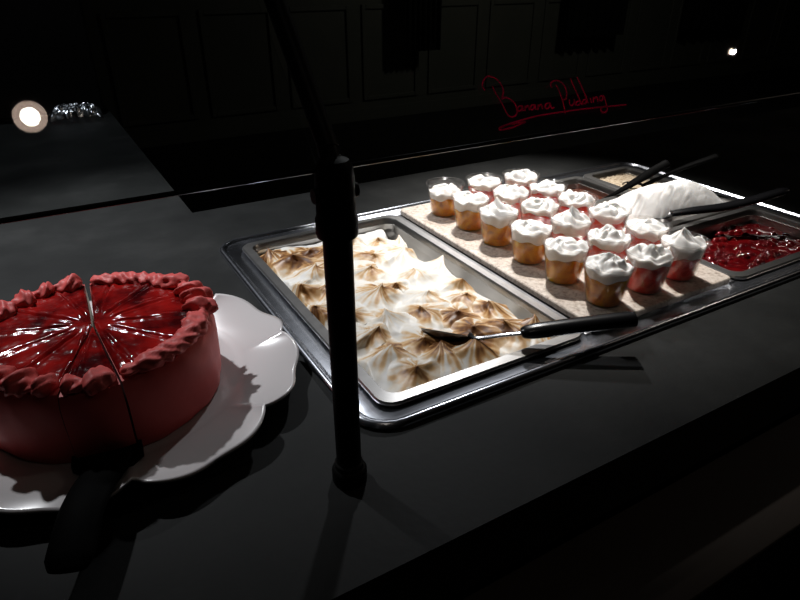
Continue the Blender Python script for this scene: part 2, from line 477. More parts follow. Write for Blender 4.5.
# ------------------------------------------------------------------ meringue
def build_meringue():
    x0, x1, y0, y1 = .2855, .587, .5195, 1.0445
    nx, ny = 200, 340
    X, Y = np.meshgrid(np.linspace(x0, x1, nx), np.linspace(y0, y1, ny))
    fix = [(.342, .89), (.34, .952), (.469, .888), (.516, .95), (.508, .875), (.424, .843), (.474, .651), (.345, .562), (.333, .608), (.389, .619), (.4, .574), (.509, .689),
           (.441, .678), (.378, .683), (.331, .659), (.383, .905), (.542, .918), (.5, .794), (.545, .735), (.536, .632), (.437, .767), (.394, .764), (.413, .94),
           (.47, .60), (.519, .575), (.436, .562), (.347, .819), (.332, .716), (.366, .968), (.46, .985), (.55, .80), (.305, .76), (.545, .56), (.46, .72), (.31, .985), (.305, .845)]
    pk = []
    for (px, py) in fix:
        pk.append((px, py + rng.uniform(-.004, .004), rng.uniform(.028, .042), rng.uniform(.020, .029), rng.uniform(0, 6.28), rng.integers(3, 5), rng.uniform(-1, 1), rng.uniform(0, 6.28)))
    wx = X + .006 * vnoise(X, Y, 1, 38, 2); wy = Y + .006 * vnoise(X, Y, 2, 38, 2)
    base = .004 * vnoise(X, Y, 3, 22, 3)
    Hh = np.full_like(X, -1.0); S = np.zeros_like(X); T = np.zeros_like(X); LX = np.zeros_like(X); LY = np.zeros_like(X)
    for (px, py, a, s, ph, nr, tw, la) in pk:
        dx, dy = wx - px, wy - py
        d = np.hypot(dx, dy) + 1e-6; th = np.arctan2(dy, dx)
        spoke = np.cos(nr * th + ph + tw * d * 60)
        fall = d / s * (1 - .30 * spoke * smooth(.15, 1.1, d / s))
        h = a * np.exp(-np.power(fall, .85))
        ridge = .0013 * np.power(np.abs(np.sin(nr * 1.5 * th + ph * 1.7 + tw * d * 80)), .7) * smooth(.2, .8, d / s) * np.exp(-d / (2.0 * s))
        h2 = h + ridge
        w = h2 > Hh
        t = np.exp(-np.power(d / (1.5 * s), 1.6)) * (.80 + .20 * np.sin(nr * 2 * th + ph * 2.1 + d * 90) + .34 * np.cos(th - la) + .16 * np.sin(nr * 5 * th + ph + d * 50))
        T = np.where(w, t, T); LX = np.where(w, math.cos(la) * h * h / a, LX); LY = np.where(w, math.sin(la) * h * h / a, LY)
        Hh = np.maximum(Hh, h2)
        S += h
    H = .55 * Hh + .45 * np.minimum(S, .045) * .8
    # irregular outline: bare steel shows along the right-hand and far walls
    er = .018 + .012 * vnoise(X * 0, Y, 5, 26, 2) + .020 * smooth(.60, .85, Y) * (1 - smooth(.97, 1.03, Y))
    eb = .001 + .006 * vnoise(X, Y * 0, 6, 24, 2)
    el = .001 + .004 * vnoise(X * 0, Y, 7, 30, 2)
    dist = np.minimum(np.minimum(x1 - X - er, y1 - Y - eb), np.minimum(X - x0 - el, Y - y0 + .004))
    mask = smooth(-.003, .012, dist)
    Z = -.034 + mask * (.022 + base + H) - .02 * (1 - smooth(-.012, .0, dist))
    big = smooth(-.35, .25, vnoise(X, Y, 9, 9, 2))
    # the torch browned the near end and the far left corner most, the far right middle least
    where = np.clip(.55 + .55 * (1 - smooth(.60, .72, Y)) + .5 * smooth(.84, .93, Y) * (1 - smooth(.45, .50, X)) - .25 * smooth(.40, .5, X) * smooth(.66, .75, Y) - .28 * smooth(.47, .53, X) * (1 - smooth(.66, .72, Y)), .22, 1.05)
    toast = np.clip(T * 1.36 * where * (.55 + .6 * big) * smooth(.2, .9, mask), 0, 1)
    toast = np.clip(toast * (1 + .35 * vnoise(X, Y, 12, 120, 2)), 0, 1)
    k = .35 * smooth(.006, .03, H)
    VX = X + LX * k * 1.2; VY = Y + LY * k * 1.2
    inset = lambda v, a, b: np.clip(v, a, b)
    V = np.stack([inset(VX, x0, x1), inset(VY, y0, y1), Z], -1).reshape(-1, 3)
    F = grid_faces(nx, ny)
    # skirt and underside so the layer has its thickness
    n = len(V); rim = [i for i in range(nx)] + [j * nx + nx - 1 for j in range(1, ny)] + [(ny - 1) * nx + i for i in range(nx - 2, -1, -1)] + [j * nx for j in range(ny - 2, 0, -1)]
    cxm, cym = (x0 + x1) / 2, (y0 + y1) / 2
    low = [(cxm + (V[i][0] - cxm) * .965, cym + (V[i][1] - cym) * .985, -.0612) for i in rim]
    V = np.vstack([V, np.array(low)]); L = len(rim)
    F += [(rim[i], n + i, n + (i + 1) % L, rim[(i + 1) % L]) for i in range(L)] + [tuple(n + i for i in range(L))]
    o = mesh('meringue_topping', V, F, M['meringue'])
    color_attr(o, 'toast', np.concatenate([toast.ravel(), np.zeros(L)]))
    return tag(o, 'white meringue in browned torched peaks filling the large pan', 'dessert')
build_meringue()

# ------------------------------------------------------------------ stone slab
SZ = .0165
sb = MB()
q = lambda o, z: rrect(.6135 + o, .9245 - o, .510 + o, 1.062 - o, .010, z)
sb.loops([q(.001, .0065), q(0, .0075), q(0, SZ - .0015), q(.0015, SZ)], cap0=True, cap1=True)
tag(sb.build('stone_slab', M['stone'], sharp=30), 'speckled beige stone slab carrying the dessert cups', 'serving board')

# ------------------------------------------------------------------ dessert cups
RT, RB, HC = .0365, .0265, .063
def cup_r(z): return RB + (RT - RB) * z / HC
def make_cup_shell(parent):
    t = .0009
    pr = [(.02, .0005), (RB - .002, 0), (RB, .0015)] + [(cup_r(z), z) for z in np.linspace(.008, HC - .003, 6)] + [(RT + .0016, HC - .0026), (RT + .0030, HC - .0012), (RT + .0026, HC + .0008), (RT + .0008, HC + .0012), (RT - .0004, HC)]
    pr += [(cup_r(z) - t, z) for z in np.linspace(HC - .003, .004, 6)] + [(.02, .0016)]
    b = MB(); b.lathe(pr, 48, close=False)
    return b.build('cup', M['clear'], parent, sharp=60)
def fill_mesh(name, parent, m, seed, zt):
    nth, nz = 56, 8; V = []; F = []
    th = np.arange(nth) * 2 * PI / nth
    top = zt + .0025 * np.sin(3 * th + seed) + .0018 * np.sin(7 * th + seed * 2)
    for j in range(nz):
        z = .0022 + (top - .0022) * j / (nz - 1)
        r = cup_r(z) - .0016
        V += list(zip(r * np.cos(th), r * np.sin(th), z))
    F = grid_faces(nth, nz, wrap=True)
    F.append(tuple(range(nth))[::-1]); F.append(tuple((nz - 1) * nth + k for k in range(nth)))
    return mesh(name, V, F, m, parent, sharp=50)
def cream_mesh(parent, seed, zfill, top, style):
    """piped cream: skirt down the inside of the cup and a swirled crown"""
    r = np.random.default_rng(seed)
    nth = 96; th = np.arange(nth) * 2 * PI / nth
    zb = zfill + .0025 * np.sin(3 * th + seed) + .0018 * np.sin(7 * th + seed * 2) - .0008
    V = []; rows = 0
    zr = HC - .005 if style != 'low' else HC - .015
    edge = zr + .0022 * np.sin(5 * th + r.uniform(0, 6)) + .0014 * np.sin(9 * th + r.uniform(0, 6))
    for j in range(4):
        z = zb + (edge - zb) * j / 3; rr = np.minimum(cup_r(z), RT) - .0017
        V += list(zip(rr * np.cos(th), rr * np.sin(th), z)); rows += 1
    tw = r.uniform(2.5, 5) * r.choice([-1, 1]); ph = r.uniform(0, 6); nl = int(r.integers(3, 6))
    ox, oy = r.uniform(-.006, .006, 2); p2 = r.uniform(0, 6)
    Rm_ = cup_r(float(zr)) - .0019
    for j in range(1, 26):
        s = 1 - j / 26.0
        u = 1 - s
        dome = top * (1 - s ** 2.0) * (1 if style != 'flat' else .62)
        fr_ = np.mod((nl * th + ph) / (2 * PI) + tw * .42 * u + .12 * np.sin(2 * th + p2), 1.0)
        fold = np.where(fr_ < .62, np.sin(PI / 2 * fr_ / .62), np.sin(PI / 2 * (1 - fr_) / .38)) ** .8
        amp = .0062 * math.sin(PI * min(1, s * 1.04)) ** .7
        h = dome + amp * (fold - .6) + .0030 * math.sin(PI * s) * np.sin(2 * th + p2)
        if style == 'tip':
            h = h + .014 * math.exp(-(s / .22) ** 1.4)
        if style == 'swirl':
            h = h + .008 * math.exp(-(s / .30) ** 2) + .0030 * np.sin(th - 13 * s) * math.sin(PI * s)
        rr = Rm_ * s
        bulge = .0004 * math.exp(-((s - .93) / .08) ** 2) if style not in ('low',) else 0
        V += list(zip((rr + bulge) * np.cos(th) + ox * u * u, (rr + bulge) * np.sin(th) + oy * u * u, edge * s + zr * (1 - s) + h)); rows += 1
    V.append((ox, oy, V[-1][2] + .0006))
    F = grid_faces(nth, rows, wrap=True)
    last = (rows - 1) * nth
    F += [(last + k, last + (k + 1) % nth, len(V) - 1) for k in range(nth)]
    F.append(tuple(range(nth))[::-1])
    return mesh('whipped_cream', V, F, M['cream'], parent)

shell_src = None
cup_rows = [('peach', .681, [.992, .905, .820, .732, .646, .560]),
            ('berry', .766, [.976, .892, .808, .724, .638, .558]),
            ('berry', .852, [.962, .882, .802, .722, .638, .562])]
styles = [['low', 'flat', 'tip', 'flat', 'flat', 'swirl'],
          ['flat', 'dome', 'dome', 'tip', 'swirl', 'swirl'],
          ['dome', 'flat', 'dome', 'dome', 'flat', 'tip']]
L1 = ['peach dessert cup at the far end of the amber row, cream sunk below its rim',
      'second peach cup from the far end, between sunken-cream cup and peaked-cream cup',
      'peach cup with a tall pointed peak of cream, third in its row',
      'fourth peach cup from the far end, smooth flat cream up to its rim',
      'peach cup next to last at the near end, fifth from the far end',
      'nearest peach cup, standing just behind the black serving spoon handle']
L2 = ['strawberry cup at the far end of the middle row, beside the farthest peach cup',
      'second strawberry cup from the far end of the middle row, heaped with cream',
      'third strawberry cup from the far end of the middle row, heaped with cream',
      'middle-row strawberry cup with tall pointed cream, fourth from the far end',
      'fifth strawberry cup from the far end of the middle row, swirled cream',
      'nearest strawberry cup of the middle row, beside the nearest peach cup']
L3 = ['strawberry cup at the far end of the row farthest from the peach cups',
      'second strawberry cup from the far end of the row beside the chocolate pan',
      'third strawberry cup from the far end in the row beside the steel pans',
      'strawberry cup beside the left end of the whipped cream heap, fourth in its row',
      'strawberry cup beside the left front edge of the cream pan, fifth in its row',
      'strawberry cup with a pointed cream swirl at the slab corner by the cherry pan']
LB = [L1, L2, L3]
for ri, (kind, cx, yy) in enumerate(cup_rows):
    for ci, cy in enumerate(yy):
        r = np.random.default_rng(40 + ri * 10 + ci)
        st = styles[ri][ci]
        t = thing('dessert_cup', LB[ri][ci], 'dessert cup', (cx + r.uniform(-.002, .002), cy, SZ + .0004), r.uniform(0, 6.28),
                  'peach dessert cups on the stone slab' if kind == 'peach' else 'strawberry dessert cups on the stone slab')
        if shell_src is None:
            shell_src = make_cup_shell(t)
        else:
            s = shell_src.copy(); C.objects.link(s); s.parent = t
        seed = 7 * ri + 3 * ci + 1
        zf = {'low': .034, 'tip': .040}.get(st, .043 if kind == 'peach' else .049) + r.uniform(-.003, .003)
        fill_mesh('peach_filling' if kind == 'peach' else 'strawberry_filling', t, M['peach' if kind == 'peach' else 'berry'], seed, zf)
        tp = {'low': .007, 'flat': .008, 'dome': .011, 'tip': .012, 'swirl': .008}[st]
        cream_mesh(t, seed, zf, tp, st)

# ------------------------------------------------------------------ fillings of the right-hand bay
def pool(name, x0, x1, y0, y1, zfun, m, nx=90, ny=70, zb=-.0612):
    X, Y = np.meshgrid(np.linspace(x0, x1, nx), np.linspace(y0, y1, ny))
    Z = zfun(X, Y)
    V = np.stack([X, Y, Z], -1).reshape(-1, 3); F = grid_faces(nx, ny)
    n = len(V); rim = [i for i in range(nx)] + [j * nx + nx - 1 for j in range(1, ny)] + [(ny - 1) * nx + i for i in range(nx - 2, -1, -1)] + [j * nx for j in range(ny - 2, 0, -1)]
    cxm, cym = (x0 + x1) / 2, (y0 + y1) / 2
    low = [(cxm + (V[i][0] - cxm) * .95, cym + (V[i][1] - cym) * .93, zb) for i in rim]
    V = np.vstack([V, np.array(low)]); L = len(rim)
    F += [(rim[i], n + i, n + (i + 1) % L, rim[(i + 1) % L]) for i in range(L)] + [tuple(n + i for i in range(L))]
    return mesh(name, V, F, m)

def cherries(X, Y):
    Z = np.full_like(X, -.0155) + .004 * vnoise(X, Y, 31, 25, 3)
    r = np.random.default_rng(5)
    for _ in range(190):
        cx_, cy_ = r.uniform(.955, 1.27), r.uniform(.524, .698); rad = r.uniform(.008, .0115); cz = -.0195 + r.uniform(-.004, .003)
        d2 = (X - cx_) ** 2 + (Y - cy_) ** 2
        Z = np.maximum(Z, np.where(d2 < rad * rad, cz + np.sqrt(np.maximum(rad * rad - d2, 0)) * .9, -1))
    return Z
tag(pool('cherry_filling', .953, 1.272, .522, .700, cherries, M['cherry'], 240, 140), 'glossy dark red cherry topping in the front right pan', 'fruit topping', kind='stuff')
tag(pool('chocolate_sauce', .953, 1.104, .904, 1.042, lambda X, Y: -.012 + .002 * vnoise(X, Y, 33, 30, 2), M['choc'], 50, 50), 'dark brown chocolate sauce in the small back pan', 'sauce')
tag(pool('chopped_nuts', 1.140, 1.272, .904, 1.042, lambda X, Y: -.001 + .004 * vnoise(X, Y, 34, 18, 2) + .0025 * vnoise(X, Y, 35, 160, 2), M['nuts'], 120, 120), 'beige chopped nut topping in the far corner pan', 'topping', kind='stuff')

def cream_heap():
    x0, x1, y0, y1 = .9535, 1.2715, .7365, .8675
    nx, ny = 190, 100
    U, W = np.meshgrid(np.linspace(-1, 1, nx), np.linspace(-1, 1, ny))
    X = (x0 + x1) / 2 + U * (x1 - x0) / 2; Y = (y0 + y1) / 2 + W * (y1 - y0) / 2
    q = np.maximum(0, 1 - np.abs(U) ** 3.0) ** .55 * np.maximum(0, 1 - np.abs(W) ** 2.4) ** .6
    Z = -.010 + q * (.070 - .012 * U * U) - .014 * smooth(.1, 1, -W) * q
    Z += q * (.004 * vnoise(X, Y, 41, 22, 3) + .0025 * np.abs(vnoise(X * .4 + Y * .6, Y * 2.2 - X, 42, 38, 2)))
    for (px, py, a, s) in ((1.02, .80, .010, .012), (1.10, .79, .006, .014), (.99, .84, .008, .012)):
        d = np.hypot(X - px, Y - py); Z += a * np.exp(-(d / s) ** 1.3)
    V = np.stack([X, Y, Z], -1).reshape(-1, 3); F = grid_faces(nx, ny)
    n = len(V); rim = [i for i in range(nx)] + [j * nx + nx - 1 for j in range(1, ny)] + [(ny - 1) * nx + i for i in range(nx - 2, -1, -1)] + [j * nx for j in range(ny - 2, 0, -1)]
    cxm, cym = (x0 + x1) / 2, (y0 + y1) / 2
    low = [(cxm + (V[i][0] - cxm) * .95, cym + (V[i][1] - cym) * .92, -.0612) for i in rim]
    V = np.vstack([V, np.array(low)]); L = len(rim)
    F += [(rim[i], n + i, n + (i + 1) % L, rim[(i + 1) % L]) for i in range(L)] + [tuple(n + i for i in range(L))]
    o = mesh('whipped_cream_heap', V, F, M['cream'])
    return tag(o, 'big smooth heap of white whipped cream piled above its pan', 'whipped cream')
cream_heap()

# ------------------------------------------------------------------ serving tools
def handle(b, pts, w, th, m=0):
    """flat rounded handle along pts: w = half width(s), th = thickness ratio(s)"""
    return b.tube(pts, w, 16, m, flat=th)
def curve(pts, n=10):
    P = [Vector(p) for p in pts]; out = []
    for i in range(len(P) - 1):
        p0 = P[max(i - 1, 0)]; p1 = P[i]; p2 = P[i + 1]; p3 = P[min(i + 2, len(P) - 1)]
        for k in range(n):
            t = k / n
            out.append(.5 * (2 * p1 + (p2 - p0) * t + (2 * p0 - 5 * p1 + 4 * p2 - p3) * t * t + (3 * p1 - p0 - 3 * p2 + p3) * t ** 3))
    out.append(P[-1]); return out

def oval_bowl(c, along, L, W, D, up=(0, 0, 1), n=36, rings=9, t=.0012):
    a = Vector(along).normalized(); u = Vector(up); u = (u - a * u.dot(a)).normalized(); s = u.cross(a); c = Vector(c)
    b = MB()
    def surf(off):
        lo = []
        for j in range(rings):
            f = 1 - j / rings
            lo.append([c + a * (L * f * math.cos(2 * PI * k / n)) + s * (W * f * math.sin(2 * PI * k / n)) - u * (D * (1 - f * f) + off) for k in range(n)])
        return lo
    lo = surf(t)[::-1] + surf(0)
    b.loops(lo, cap0=True, cap1=True)
    return b

sp = thing('serving_spoon', 'steel serving spoon with a black handle resting on the meringue pan rim', 'serving spoon', (.5, .54, 0))
off = Vector((-.5, -.54, 0))
A = Vector((.402, .628, .017)); Bz = Vector((.442, .573, .021)); dirn = (Bz - A).normalized()
c = (A + Bz) / 2 + Vector((0, 0, .002))
oval_bowl(c + off + Vector((0, 0, -.003)), dirn, .036, .022, .011, up=(.35, .45, .82)).build('bowl', M['steel_dark'], sp, sharp=60)
nb = MB(); pts = curve([c + dirn * .033, Vector((.450, .563, .020)), Vector((.478, .545, .026)), Vector((.507, .528, .030))])
nb.tube([p + off for p in pts], [.006 - .0015 * min(1, i / 12) for i in range(len(pts))], 12, flat=.45)
nb.build('neck', M['steel'], sp)
hp = curve([Vector((.498, .533, .0295)), Vector((.507, .528, .031)), Vector((.55, .506, .037)), Vector((.60, .481, .043)), Vector((.628, .467, .046)), Vector((.634, .464, .0465))], 8)
n = len(hp)
wid = [.008 + .0055 * smooth(.0, .3, i / (n - 1)) - .006 * max(0, (i / (n - 1) - .93) / .07) ** 2 for i in range(n)]
hb = MB(); hb.tube([p + off for p in hp], [float(w) for w in wid], 20, flat=.72)
hb.build('handle', M['black'], sp)

def ladle(label, bowl, pts, bowl_m, w=.0105):
    t = thing('ladle', label, 'ladle', bowl)
    o = -Vector(bowl)
    b = MB(); b.lathe([(.001, -.0215), (.012, -.020), (.021, -.012), (.0255, 0), (.0268, .0005), (.0245, .0), (.020, -.0105), (.011, -.0182), (.001, -.0195)], 32)
    b.build('bowl', bowl_m, t)
    pp = curve([Vector(p) + o for p in pts], 8); n = len(pp)
    MB().tube(pp, [w * (.55 + .45 * min(1, i / (n * .4))) * (1 - .35 * max(0, (i / (n - 1) - .94) / .06)) for i in range(n)], 16, flat=.45, up=(.4, -.5, .8)).build('handle', M['black_mat'], t)
    return t
ladle('black ladle with its curved handle rising out of the chocolate sauce', (1.045, .955, -.014),
      [(1.062, .938, -.012), (1.085, .905, .018), (1.115, .875, .052), (1.145, .855, .078), (1.162, .846, .089)], M['black'])
ladle('black ladle whose handle rises from the chopped nut pan', (1.200, .955, .002),
      [(1.205, .935, .004), (1.218, .898, .034), (1.243, .860, .064), (1.272, .828, .086), (1.286, .816, .093)], M['black'])

cs = thing('serving_spoon', 'black spoon lying in the whipped cream with its handle over the cherry pan', 'serving spoon', (1.07, .73, .02))
o_ = -Vector((1.07, .73, .02))
oval_bowl(Vector((1.045, .752, .024)) + o_, (-.8, .6, -.2), .03, .02, .008).build('bowl', M['black'], cs)
pp = curve([Vector((1.060, .741, .026)), Vector((1.09, .722, .032)), Vector((1.15, .690, .040)), Vector((1.20, .668, .051)), Vector((1.238, .652, .062)), Vector((1.262, .640, .070))], 8)
n = len(pp)
MB().tube([p + o_ for p in pp], [.0105 + .003 * min(1, i / 10) - .004 * max(0, i / (n - 1) - .9) * 10 for i in range(n)], 16, flat=.5).build('handle', M['black'], cs)

# ------------------------------------------------------------------ cake on its plate
CX, CY = .003, .705
PLX, PLY = .0165, .709
def build_plate():
    nth = 288; th = np.arange(nth) * 2 * PI / nth
    step = 2 * PI / 8; t0 = R_(-4)
    t = np.mod(th - t0, step) / step
    prof = np.sin(PI * t) ** .45 * (1 - .36 * np.exp(-((t - .5) / .2) ** 2))
    Rt = .194 + .030 * prof
    curl = np.exp(-(1 - t) / .11) - .55 * np.exp(-t / .12)
    wave = .004 * np.cos(2 * PI * (t - .5)) * -1
    rows = []
    def ring(r, z): rows.append(np.stack([r * np.cos(th), r * np.sin(th), z + 0 * th], -1))
    # underside
    for r, z in ((.02, .006), (.10, .006), (.104, .0), (.110, 0), (.113, .006), (.140, .0085)):
        ring(r + 0 * th, z)
    for f in (.25, .5, .75, .93, 1.0):
        r = .140 + (Rt - .140) * f
        z = .0085 + .014 * f ** 1.3 + (curl * .0055 + wave) * f ** 2
        ring(r - (.0015 if f == 1 else 0), z)
    for f in (1.0, .93, .82, .68, .52, .36, .2, .08, 0):
        r = .150 + (Rt - .150) * f
        z = .0145 + .0125 * f ** .9 + .002 * math.sin(PI * f) + (curl * .0055 + wave) * f ** 2
        ring(r, z)
    ring(.143 + 0 * th, .0115); ring(.136 + 0 * th, .0105); ring(.02 + 0 * th, .0105)
    V = np.concatenate(rows); nr = len(rows)
    F = grid_faces(nth, nr, wrap=True)
    F.append(tuple(range(nth))[::-1]); F.append(tuple((nr - 1) * nth + k for k in range(nth)))
    o = mesh('cake_plate', V, F, M['china'], loc=(PLX, PLY, .0002))
    return tag(o, 'white scalloped china plate under the pink cake', 'plate')
build_plate()

cake = thing('cake', 'round pink-frosted cake with shiny red jelly top and three cut sections', 'cake', (CX, CY, .0112))
def sector(a0, a1, gap, nm, labels, seed):
    a0r, a1r = R_(a0), R_(a1); mid = (a0r + a1r) / 2
    par = None
    span = a1r - a0r; n = max(10, int(span / R_(2.2)))
    th = np.linspace(a0r, a1r, n + 1)
    prof = [(.128, 0), (.130, .004), (.131, .012), (.1315, .03), (.132, .055), (.1315, .072), (.129, .081), (.126, .0855), (.118, .087), (.06, .087)]
    V = []; F = []; mi = []
    L = len(prof); 
    for a in th:
        for (r, z) in prof:
            w = 1 + .006 * math.sin(9 * a + 4 * z / .09 + seed) + .004 * math.sin(23 * a + z * 60)
            V.append((r * w * math.cos(a), r * w * math.sin(a), z))
    cb_, ct_ = len(V), len(V) + 1
    # apex pulled back a hair from the centre so the cut stays open
    off_ = gap / max(.25, math.sin(min(span / 2, PI / 2)))
    V.append((0, 0, 0)); V.append((0, 0, .087))
    for i in range(n):
        for j in range(L - 1):
            F.append((i * L + j, (i + 1) * L + j, (i + 1) * L + j + 1, i * L + j + 1)); mi.append(0)
        F.append((i * L + L - 1, (i + 1) * L + L - 1, ct_)); mi.append(0)
        F.append((i * L, cb_, (i + 1) * L)); mi.append(0)
    F.append(tuple(range(L)) + (ct_, cb_)); mi.append(1 if abs(a0 - 87.8) < 3 else 2)
    F.append((cb_, ct_) + tuple(n * L + j for j in range(L - 1, -1, -1))); mi.append(1 if abs(a1 - 87) < 3 else 2)
    sh = (math.cos(mid) * off_, math.sin(mid) * off_, 0)
    body = mesh('cake_section', V, F, [M['frost'], M['crumb'], M['shaded_crumb']], cake, True, mi, sh, 40)
    if labels: body['label'] = labels
    # jelly
    nr = 46; J = []; JF = []
    nt_ = max(12, int(span / R_(1.6)))
    ang = np.linspace(a0r + .004, a1r - .004, nt_ + 1)
    for j in range(nr):
        r = .0015 + .113 * j / (nr - 1)
        X = r * np.cos(ang); Y = r * np.sin(ang)
        z = .0925 + .0016 * vnoise(X, Y, 60, 55, 3) - .0014 * (r / .113) ** 2
        # the marked portions: shallow grooves fanning out from the centre
        for g in range(12):
            ga = R_(-111 + 30 * g + 4)
            da = np.abs(np.arctan2(np.sin(ang - ga), np.cos(ang - ga))) * r
            z = z - .0016 * np.exp(-(da / .0016) ** 2) * smooth(.015, .03, r) + .0012 * np.exp(-((da - .004) / .002) ** 2) * smooth(.015, .03, r)
        edge = np.minimum(ang - ang[0], ang[-1] - ang) * r
        z = z - .0022 * (1 - smooth(0, .004, edge))
        J += list(zip(X, Y, z))
    JF = grid_faces(nt_ + 1, nr)
    nj = len(J); W = nt_ + 1
    rim = [i for i in range(W)] + [j * W + W - 1 for j in range(1, nr)] + [(nr - 1) * W + i for i in range(W - 2, -1, -1)] + [j * W for j in range(nr - 2, 0, -1)]
    J += [(J[i][0], J[i][1], .0868) for i in rim]; Lr = len(rim)
    JF += [(rim[i], nj + i, nj + (i + 1) % Lr, rim[(i + 1) % Lr]) for i in range(Lr)]
    mesh('jelly_topping', J, JF, M['jelly'], body, sharp=70)
    # piped border of overlapping shells
    r = np.random.default_rng(seed)
    nu = max(40, int(span / R_(.7))); nv = 22
    u = np.linspace(a0r + .012, a1r - .012, nu + 1)
    per = R_(25.5)
    Vb = []
    lump = r.uniform(.72, 1.18, 40); lift = r.uniform(-.0018, .0022, 40)
    for i, a in enumerate(u):
        ki = int((a - R_(-111) + 20 * per + .35 * math.sin(a * 3.1)) / per) % 40
        s = math.fmod(a - R_(-111) + 20 * per + .35 * math.sin(a * 3.1), per) / per     # 0..1 along one shell
        fat = .55 + .75 * math.sin(PI * min(1, s ** .62)) ** .8
        endc = min(1, (i + .3) / 4, (nu - i + .3) / 4) ** .5
        for k in range(nv):
            v = 2 * PI * k / nv
            rr = .0102 * (1 + (lump[ki] - 1) * math.sin(PI * s)) * fat * endc * (1 + .14 * math.sin(5 * v + 46 * (a - .5 * s)) + .07 * math.sin(3 * v - 31 * a + seed) + .06 * math.sin(61 * a + 2 * v))
            rad = .1175 + .003 * math.sin(2 * PI * s + 1) + rr * math.cos(v) * 1.12
            z = .0925 + .0015 * math.sin(2 * PI * s) + lift[ki] * math.sin(PI * s) + rr * math.sin(v) * .80
            Vb.append((rad * math.cos(a), rad * math.sin(a), z))
    Fb = []
    for i in range(nu):
        for k in range(nv):
            Fb.append((i * nv + k, i * nv + (k + 1) % nv, (i + 1) * nv + (k + 1) % nv, (i + 1) * nv + k))
    Fb.append(tuple(range(nv))[::-1]); Fb.append(tuple(nu * nv + k for k in range(nv)))
    mesh('piped_border', Vb, Fb, M['frost'], body)
sector(-85.6, 86.2, .0013, 'right', 'right-hand half of the cake', 1)
sector(-111, -85.6, .0011, 'slice', 'narrow cut slice at the front above the server', 2)
sector(87.8, 249, .0013, 'left', 'left-hand half of the cake', 3)

cv = thing('cake_server', 'black cake server reaching under the narrow front slice and over the plate rim', 'cake server', (-.02, .56, .02))
o_ = -Vector((-.02, .56, .02))
bl = MB(); top = [(.018, .574), (-.048, .592), (-.050, .562), (-.040, .545), (.004, .536), (.016, .548)]
zt = lambda x, y: .0145 + (.592 - y) * .2
lo0 = [Vector((x, y, zt(x, y) - .001)) + o_ for x, y in top]; lo1 = [Vector((x, y, zt(x, y) + .006)) + o_ for x, y in top]
bl.loops([lo0, lo1], cap0=True, cap1=True)
bl.build('blade', M['black_mat'], cv, smooth=False)
hp = curve([Vector((-.016, .556, .026)), Vector((-.022, .535, .031)), Vector((-.034, .508, .038)), Vector((-.046, .480, .040)), Vector((-.056, .452, .036)), Vector((-.064, .430, .030))], 8)
n = len(hp)
MB().tube([p + o_ for p in hp], [.025 - .005 * min(1, i / 10) - .005 * max(0, (i / (n - 1) - .9) * 10) for i in range(n)], 18, flat=.36).build('handle', M['black_mat'], cv)

# ------------------------------------------------------------------ sneeze guard
GA = R_(47)
U = Vector((0, math.cos(GA), math.sin(GA))); NN = Vector((0, -math.sin(GA), math.cos(GA)))
gx, gy = .1935, .4353
sg = thing('sneeze_guard', 'black metal post and arm holding the leaning glass sneeze guard', 'sneeze guard', (gx, gy, 0))
MB().lathe([(.0125, 0), (.0125, .285)], 32).build('post', M['black_m'], sg)
MB().lathe([(.017, 0), (.0178, .002), (.0178, .014), (.0165, .0165), (.0145, .018), (.0145, .0235), (.0126, .025), (.012, .0)], 36).build('base_flange', M['black_m'], sg)
MB().lathe([(.0126, .268), (.0168, .269), (.0175, .272), (.0175, .284), (.0162, .287), (.0158, .318), (.0150, .326), (.012, .332), (.006, .334)], 36).build('collar', M['black_m'], sg)
b = MB()
st = Vector((0, .002, .318)); n2 = -NN
pts = curve([st - U * .004, st + U * .02 + n2 * -.008, st + U * .06 + n2 * -.010, st + U * .40 + n2 * -.010], 8)
b.tube(pts, [.0130] * 6 + [.0092] * (len(pts) - 6), 20, up=(1, 0, 0), flat=.9)
b.build('arm', M['black_m'], sg)
MB().box(-.010, .010, -.012, .012, .286, .312, .003).tube([(-.019, 0, .305), (.019, 0, .305)], .006, 16).build('clamp', M['black_m'], sg)
a0 = Vector((0, 0, .325))   # glass lower edge, relative to the post
def glass(x0, x1, label):
    T = .003; Wd = .40
    def q(x, s, t): return Vector((x, 0, 0)) + a0 + U * s + NN * t
    V = [q(x0, .0015, 0), q(x1, .0015, 0), q(x1, Wd, 0), q(x0, Wd, 0), q(x0, .0015, -T), q(x1, .0015, -T), q(x1, Wd, -T), q(x0, Wd, -T)]
    F = [(0, 1, 2, 3), (4, 7, 6, 5), (1, 5, 6, 2), (0, 3, 7, 4), (2, 6, 7, 3), (0, 4, 5, 1)]
    g = mesh('glass_panel', V, F, M['glass'], sg, smooth=False); g['label'] = label
    e = MB(); e.tube([q(x0, .001, -T / 2), q(x1, .001, -T / 2)], .0019, 10, up=(0, 0, 1))
    e.build('polished_edge', M['glass_edge'], g)
    return g
glass(-.95, -.012, 'clear glass panel left of the post')
gr = glass(.012, 1.15, 'clear glass panel with red handwriting')
